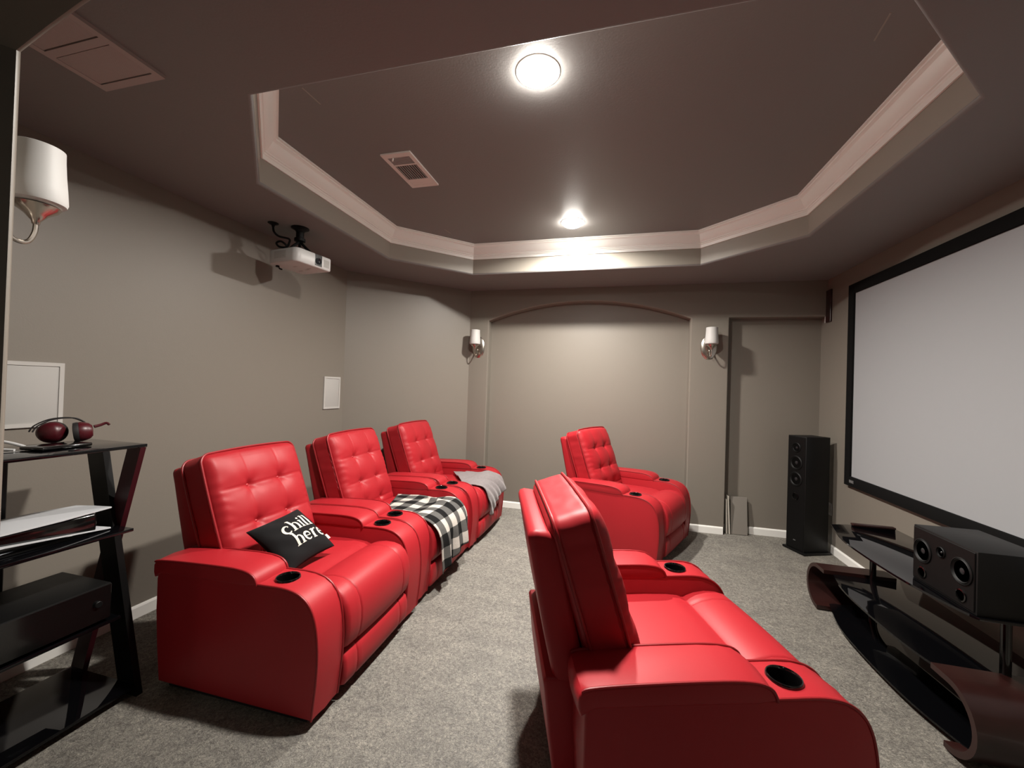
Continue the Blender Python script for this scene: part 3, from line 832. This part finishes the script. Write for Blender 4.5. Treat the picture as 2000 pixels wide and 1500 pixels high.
# ------------------------------------------------------------------ TV stand and centre speaker
def bow(off=0):
    f = smooth_path([(1.414 + off, 2.006), (1.389 + off, 2.077), (1.350 + off, 2.26), (1.335 + off, 2.47), (1.336 + off, 2.70), (1.346 + off, 2.83), (1.370 + off, 2.95), (1.428 + off, 3.153)], 4)
    f = [(x + .003, 2.02 + (y - 2.006) * 1.02) for x, y in f]
    return f + [(1.53, 3.222), (1.81, 3.242), (1.81, 2.014), (1.53, 2.019)]
def stand():
    t = thing('media_stand', 'low black glass media stand with curved mahogany ends under the screen', 'TV stand', (0, 0, 0))
    for z0, z1 in ((.562, .572), (.270, .280), (.028, .038)):
        MB().prism(bow(0), z0, z1, .002).build('shelf', M['black_glass'], t)
    for yc, sg in ((2.062, -1), (3.166, 1)):
        prof_o = []; prof_i = []
        ro, ri, zc, L_ = .146, .122, .155, .09
        out = [(-L_ * sg, zc + ro)] + [(sg * ro * math.sin(a), zc + ro * math.cos(a)) for a in [PI * k / 20 for k in range(21)]] + [(-.012 * sg, zc - ro)]
        inn = [(-L_ * sg, zc + ri)] + [(sg * ri * math.sin(a), zc + ri * math.cos(a)) for a in [PI * k / 20 for k in range(21)]] + [(-.012 * sg, zc - ri)]
        rings = []
        for x in (1.345, 1.350, 1.735, 1.740):
            k = 0 if x in (1.350, 1.735) else .003
            o_ = [(y, z - (k if i == 0 else 0)) for i, (y, z) in enumerate(out)]
            rings.append([(x, yc + y, z) for y, z in out + inn[::-1]])
        MB().loft(rings).build('bent_end', M['mahogany'], t, smooth=30)
    for y in (1.935, 3.105):
        MB().box((1.56 if y > 2.5 else 1.69, y + .090, .572), (1.80, y + .125, .586), .004, 2).build('end_rail', M['mahogany'], t)
    for x, y in ((1.60, 3.05), (1.60, 2.155)):
        for z0, z1 in ((.038, .270), (.280, .562)):
            MB().lathe([(.017, z0), (.017, z1)], (x, y, 0), n=20).build('post', M['gloss_black'], t)
stand()
def centre():
    t = thing('center_speaker', 'black box-shaped center speaker standing on the glass media stand', 'speaker', (0, 0, .5725))
    MB().box((1.416, 2.032, .0), (1.665, 2.390, .255), .004, 2).build('cabinet', M['black_wood'], t)
    MB().box((1.411, 2.040, .010), (1.417, 2.382, .248), .002, 1).build('baffle', M['black_plastic'], t)
    driver(t, (1.411, 2.320, .150), .055, '-x', True); driver(t, (1.411, 2.100, .150), .055, '-x', True)
    driver(t, (1.411, 2.210, .185), .024, '-x', True, 'tweeter')
    for y in (2.320, 2.100): MB().lathe([(.026, 0), (.026, .004), (.021, .005), (.018, -.01), (.001, -.01)], (1.411, y, .05), '-x', 24).build('port', M['gloss_black'], t)
centre()

# ------------------------------------------------------------------ black rack by the arch
def rack():
    t = thing('media_rack', 'tall black glass media rack with crossed legs, cut off by the arch at left', 'shelf rack', (0, 0, 0))
    y0, y1 = .72, 1.360
    for z, xf, xb, ya, yb in ((1.111, -2.050, -2.405, y0, y1), (.735, -2.075, -2.405, y0, 1.335), (.372, -2.062, -2.42, y0, 1.290), (.045, -2.03, -2.44, y0, 1.338)):
        MB().prism([(xb, ya), (xf, ya), (xf, yb), (xb, yb)], z - .007, z + .007, .002).build('shelf', M['black_glass'], t)
    def board(p0, p1, w, th, m, nm):
        rings = []
        for p in (p0, p1):
            x, y, z = p; rings.append([(x - w / 2, y - th / 2, z), (x + w / 2, y - th / 2, z), (x + w / 2, y + th / 2, z), (x - w / 2, y + th / 2, z)])
        return MB().loft(rings).build(nm, m, t, smooth=0)
    for yy in (0, .60):
        board((-2.320, 1.332 - yy, 1.104), (-2.075, 1.350 - yy, 0.0), .105, .026, M['black_lacquer'], 'leg')
        o = board((-2.082, 1.340 - yy, 1.104), (-2.46, 1.376 - yy, 0.0), .080, .022, M['red_wood'], 'leg'); o['label'] = 'dark red leg'
    MB().box((-2.45, 1.045, 0), (-2.415, 1.095, 1.104), .004, 1).build('back_post', M['black_lacquer'], t)
rack()
def console():
    t = thing('game_console', 'white and black game console lying flat on the second shelf of the rack', 'game console', (-2.225, 1.06, .7425))
    plan = [(-.112, -.235), (-.03, -.240), (.110, -.235), (.108, -.10), (.100, .06), (.080, .232), (.0, .218), (-.078, .195), (-.108, .08)]
    def wing(zf, nm):
        mb = MB(); n = len(plan)
        for z_ in (0, 1): mb.v += [Vector((x, y, zf(y) + .006 * z_)) for x, y in plan]
        mb.f += [list(range(n))[::-1], [n + k for k in range(n)]] + [[k, (k + 1) % n, n + (k + 1) % n, n + k] for k in range(n)]; mb.m += [0] * (n + 2)
        mb.build(nm, M['console_white'], t, smooth=0)
    wing(lambda y: .090 + .004 * max(0, y) / .23, 'upper_panel')
    wing(lambda y: .044 - .040 * max(0, min(1, (y + .12) / .33)) ** 1.3, 'lower_panel')
    MB().box((-.100, -.22, .012), (.088, .178, .088), .010, 3).build('core', M['gloss_black'], t)
    MB().box((-.09, -.20, .0), (.08, .15, .014), .003, 1).build('foot', M['black_plastic'], t)
console()
def receiver():
    t = thing('av_receiver', 'black receiver box on the third shelf of the rack', 'receiver', (-2.215, 1.04, .380))
    MB().box((-.155, -.215, .012), (.150, .215, .160), .005, 2).build('case', M['black_plastic'], t)
    MB().box((.150, -.213, .014), (.156, .213, .158), .003, 1).build('front_panel', M['gloss_black'], t)
    MB().lathe([(.013, 0), (.013, .008), (.011, .010), (.001, .010)], (.156, .165, .09), 'x', 24).build('knob', M['black_plastic'], t)
    for x in (-.12, .12):
        for y in (-.18, .18): MB().lathe([(.014, 0), (.016, .012)], (x, y, 0), n=16).build('foot', M['black_plastic'], t)
receiver()
def headphones():
    z = 1.1185
    t = thing('headphones', 'dark red over-ear headphones with black pads on top of the rack', 'headphones', (-2.31, 1.22, z + .010))
    for nm, c_, ax, r in (('ear_cup', (-.045, -.030, .040), Vector((.55, -.80, .10)), .046), ('ear_cup', (.015, .040, .040), Vector((.50, .84, .12)), .043)):
        a = ax.normalized(); q = a.to_track_quat('Z', 'Y').to_matrix().to_4x4(); q.translation = Vector(c_)
        mb = MB(); mb.lathe([(.001, .036), (r * .55, .034), (r * .82, .024), (r * .95, .010), (r, 0), (r, -.006)], n=32); mb.v = [q @ v for v in mb.v]
        cup = mb.build('ear_cup', M['red_plastic'], t)
        mb = MB(); mb.lathe([(r * .98, -.005), (r * 1.02, -.012), (r * .98, -.024), (r * .7, -.026), (r * .55, -.02), (.001, -.02)], n=32); mb.v = [q @ v for v in mb.v]
        mb.build('ear_pad', M['ear_pad'], cup)
    for k, dx in ((0, 0), (1, .022)):
        p = smooth_path([(-.075 + dx, -.085, .045), (-.07 + dx, -.07, .072), (-.05 + dx, -.03, .097), (-.02 + dx, .02, .101), (.005, .055, .080)], 8)
        MB().tube(p, .0028, 8).build('headband', M['ear_pad'], t)
    p = smooth_path([(.03, .075, .060), (.035, .095, .066), (.042, .112, .074), (.052, .118, .066)], 6)
    MB().tube(p, [.007 - .00012 * i for i in range(len(p))], 10).build('boom', M['red_plastic'], t)
headphones()
def flat_box():
    t = thing('streaming_box', 'flat glossy black box at the front edge of the rack top', 'media box', (-2.205, 1.135, 1.1185), math.radians(6))
    MB().box((-.055, -.085, .001), (.055, .085, .016), .006, 3).build('case', M['gloss_black'], t)
    MB().box((.0545, -.02, .006), (.056, .035, .0085)).build('front_strip', M['dustcap'], t)
flat_box()
p = smooth_path([(-2.42, .93, 1.128), (-2.37, .99, 1.15), (-2.32, 1.03, 1.150), (-2.28, 1.06, 1.135), (-2.262, 1.072, 1.125)], 8)
tag(MB().tube(p, .006, 10).build('cable', M['white_cable']), 'white cable arching beside the headphones on the rack top', 'cable')
p = smooth_path([(-2.34, .90, 1.125), (-2.30, .96, 1.130), (-2.25, 1.00, 1.128), (-2.22, 1.02, 1.125)], 8)
tag(MB().tube(p, .005, 10).build('cable', M['white_cable']), 'white cable lying flat at the front of the rack top', 'cable')

# ------------------------------------------------------------------ projector
def projector():
    ang = math.radians(-8)
    t = thing('projector', 'white projector hanging from the low ceiling by a black mount', 'projector', (-2.362, 2.556, 2.284), ang)
    hx, hy, H = .150, .156, .103
    def rr(ins=0, r=.045):
        pts = []
        for sx, sy, a0 in ((1, 1, 0), (-1, 1, 90), (-1, -1, 180), (1, -1, 270)):
            r_ = .012 if (sx, sy) == (1, 1) else r
            for k in range(9):
                a = math.radians(a0 + 90 * k / 8); pts.append((sx * (hx - r_) + r_ * math.cos(a), sy * (hy - r_) + r_ * math.sin(a)))
        return offset_poly(pts, ins)
    rings = [[(x, y, z) for x, y in rr(i)] for i, z in ((.010, 0), (.004, .003), (0, .010), (0, H - .010), (.004, H - .003), (.010, H))]
    MB().loft(rings).build('body', M['white_plastic'], t, smooth=40)
    MB().box((hx - .006, .004, .012), (hx + .001, .070, .099), .002, 1).build('lens_bezel', M['gloss_black'], t)
    MB().lathe([(.025, 0), (.025, .006), (.021, .006), (.018, .001), (.001, .004)], (hx, .037, .050), 'x', 28).build('lens', M['lens'], t)
    MB().box((hx - .003, .085, .022), (hx + .001, .138, .078), .001, 1).build('front_vent', M['grille_cloth'], t)
    mb = MB()
    for k in range(6): mb.box((-.075, -hy - .0008, .034 + k * .009), (.045, -hy + .003, .038 + k * .009))
    mb.build('side_vent', M['grille_cloth'], t)
    mb = MB()
    for x, y in ((.06, .03), (.02, .05), (.0, -.04), (-.06, .06)): mb.box((x - .022, y - .008, -.001), (x + .022, y + .008, .002), .002, 1)
    mb.build('underside_recess', M['grille_cloth'], t)
    MB().lathe([(.012, 0), (.014, -.010), (.012, -.012), (.001, -.012)], (-.11, -.10, .001), n=18).build('foot', M['black_plastic'], t)
    B = M['black_plastic']
    top = HS - 2.284
    m_ = MB().lathe([(.062, top), (.062, top - .006), (.045, top - .014), (.032, top - .024), (.027, top - .034), (.027, top - .075), (.038, top - .080), (.038, top - .10), (.015, top - .105)], (.045, -.045, 0), n=28).build('ceiling_mount', B, t)
    for a in (20, 140, 260):
        a = math.radians(a); MB().tube([(.045, -.045, top - .10), (.045 + .05 * math.cos(a), -.045 + .05 * math.sin(a), H + .03), (.045 + .08 * math.cos(a), -.04 + .08 * math.sin(a), H)], .010, 8).build('mount_arm', B, m_)
    return t
PROJ = projector()
g = MB().lathe([(.036, 0), (.036, -.004), (.026, -.010), (.012, -.016), (.008, -.030), (.001, -.030)], n=24).build('cable_grommet', M['black_plastic'], None, loc=(-2.45, 2.385, HS))
tag(g, 'small black cable outlet on the low ceiling behind the projector mount', 'cable outlet')
p = smooth_path([(-2.45, 2.385, HS - .028), (-2.445, 2.39, 2.505), (-2.42, 2.41, 2.478), (-2.37, 2.45, 2.470), (-2.375, 2.46, 2.445), (-2.395, 2.455, 2.412), (-2.450, 2.445, 2.416), (-2.465, 2.435, 2.440), (-2.42, 2.43, 2.448), (-2.385, 2.445, 2.420), (-2.40, 2.47, 2.400)], 8)
tag(MB().tube(p, .0075, 8).build('cable', M['black_plastic']), 'black cable coiling from the ceiling outlet onto the projector', 'cable')
p = smooth_path([(-.150, .01, .070), (-.185, .008, .082), (-.212, .0, .078), (-.216, -.01, .045), (-.195, -.02, .010), (-.15, -.035, -.006)], 8)
MB().tube(p, .006, 8).build('power_cable', M['black_plastic'], PROJ)

# ------------------------------------------------------------------ world and colour management
w = bpy.data.worlds.new('world'); SC.world = w; w.use_nodes = True
w.node_tree.nodes['Background'].inputs['Color'].default_value = (.02, .02, .02, 1)
w.node_tree.nodes['Background'].inputs['Strength'].default_value = .5
SC.view_settings.view_transform = 'Standard'; SC.view_settings.look = 'None'
SC.view_settings.exposure = 2.25; SC.view_settings.gamma = 1.0; SC.view_settings.use_curve_mapping = False
SC.cycles.max_bounces = 10; SC.cycles.diffuse_bounces = 6; SC.cycles.glossy_bounces = 5
SC.cycles.use_denoising = True
SC.cycles.sample_clamp_indirect = 6
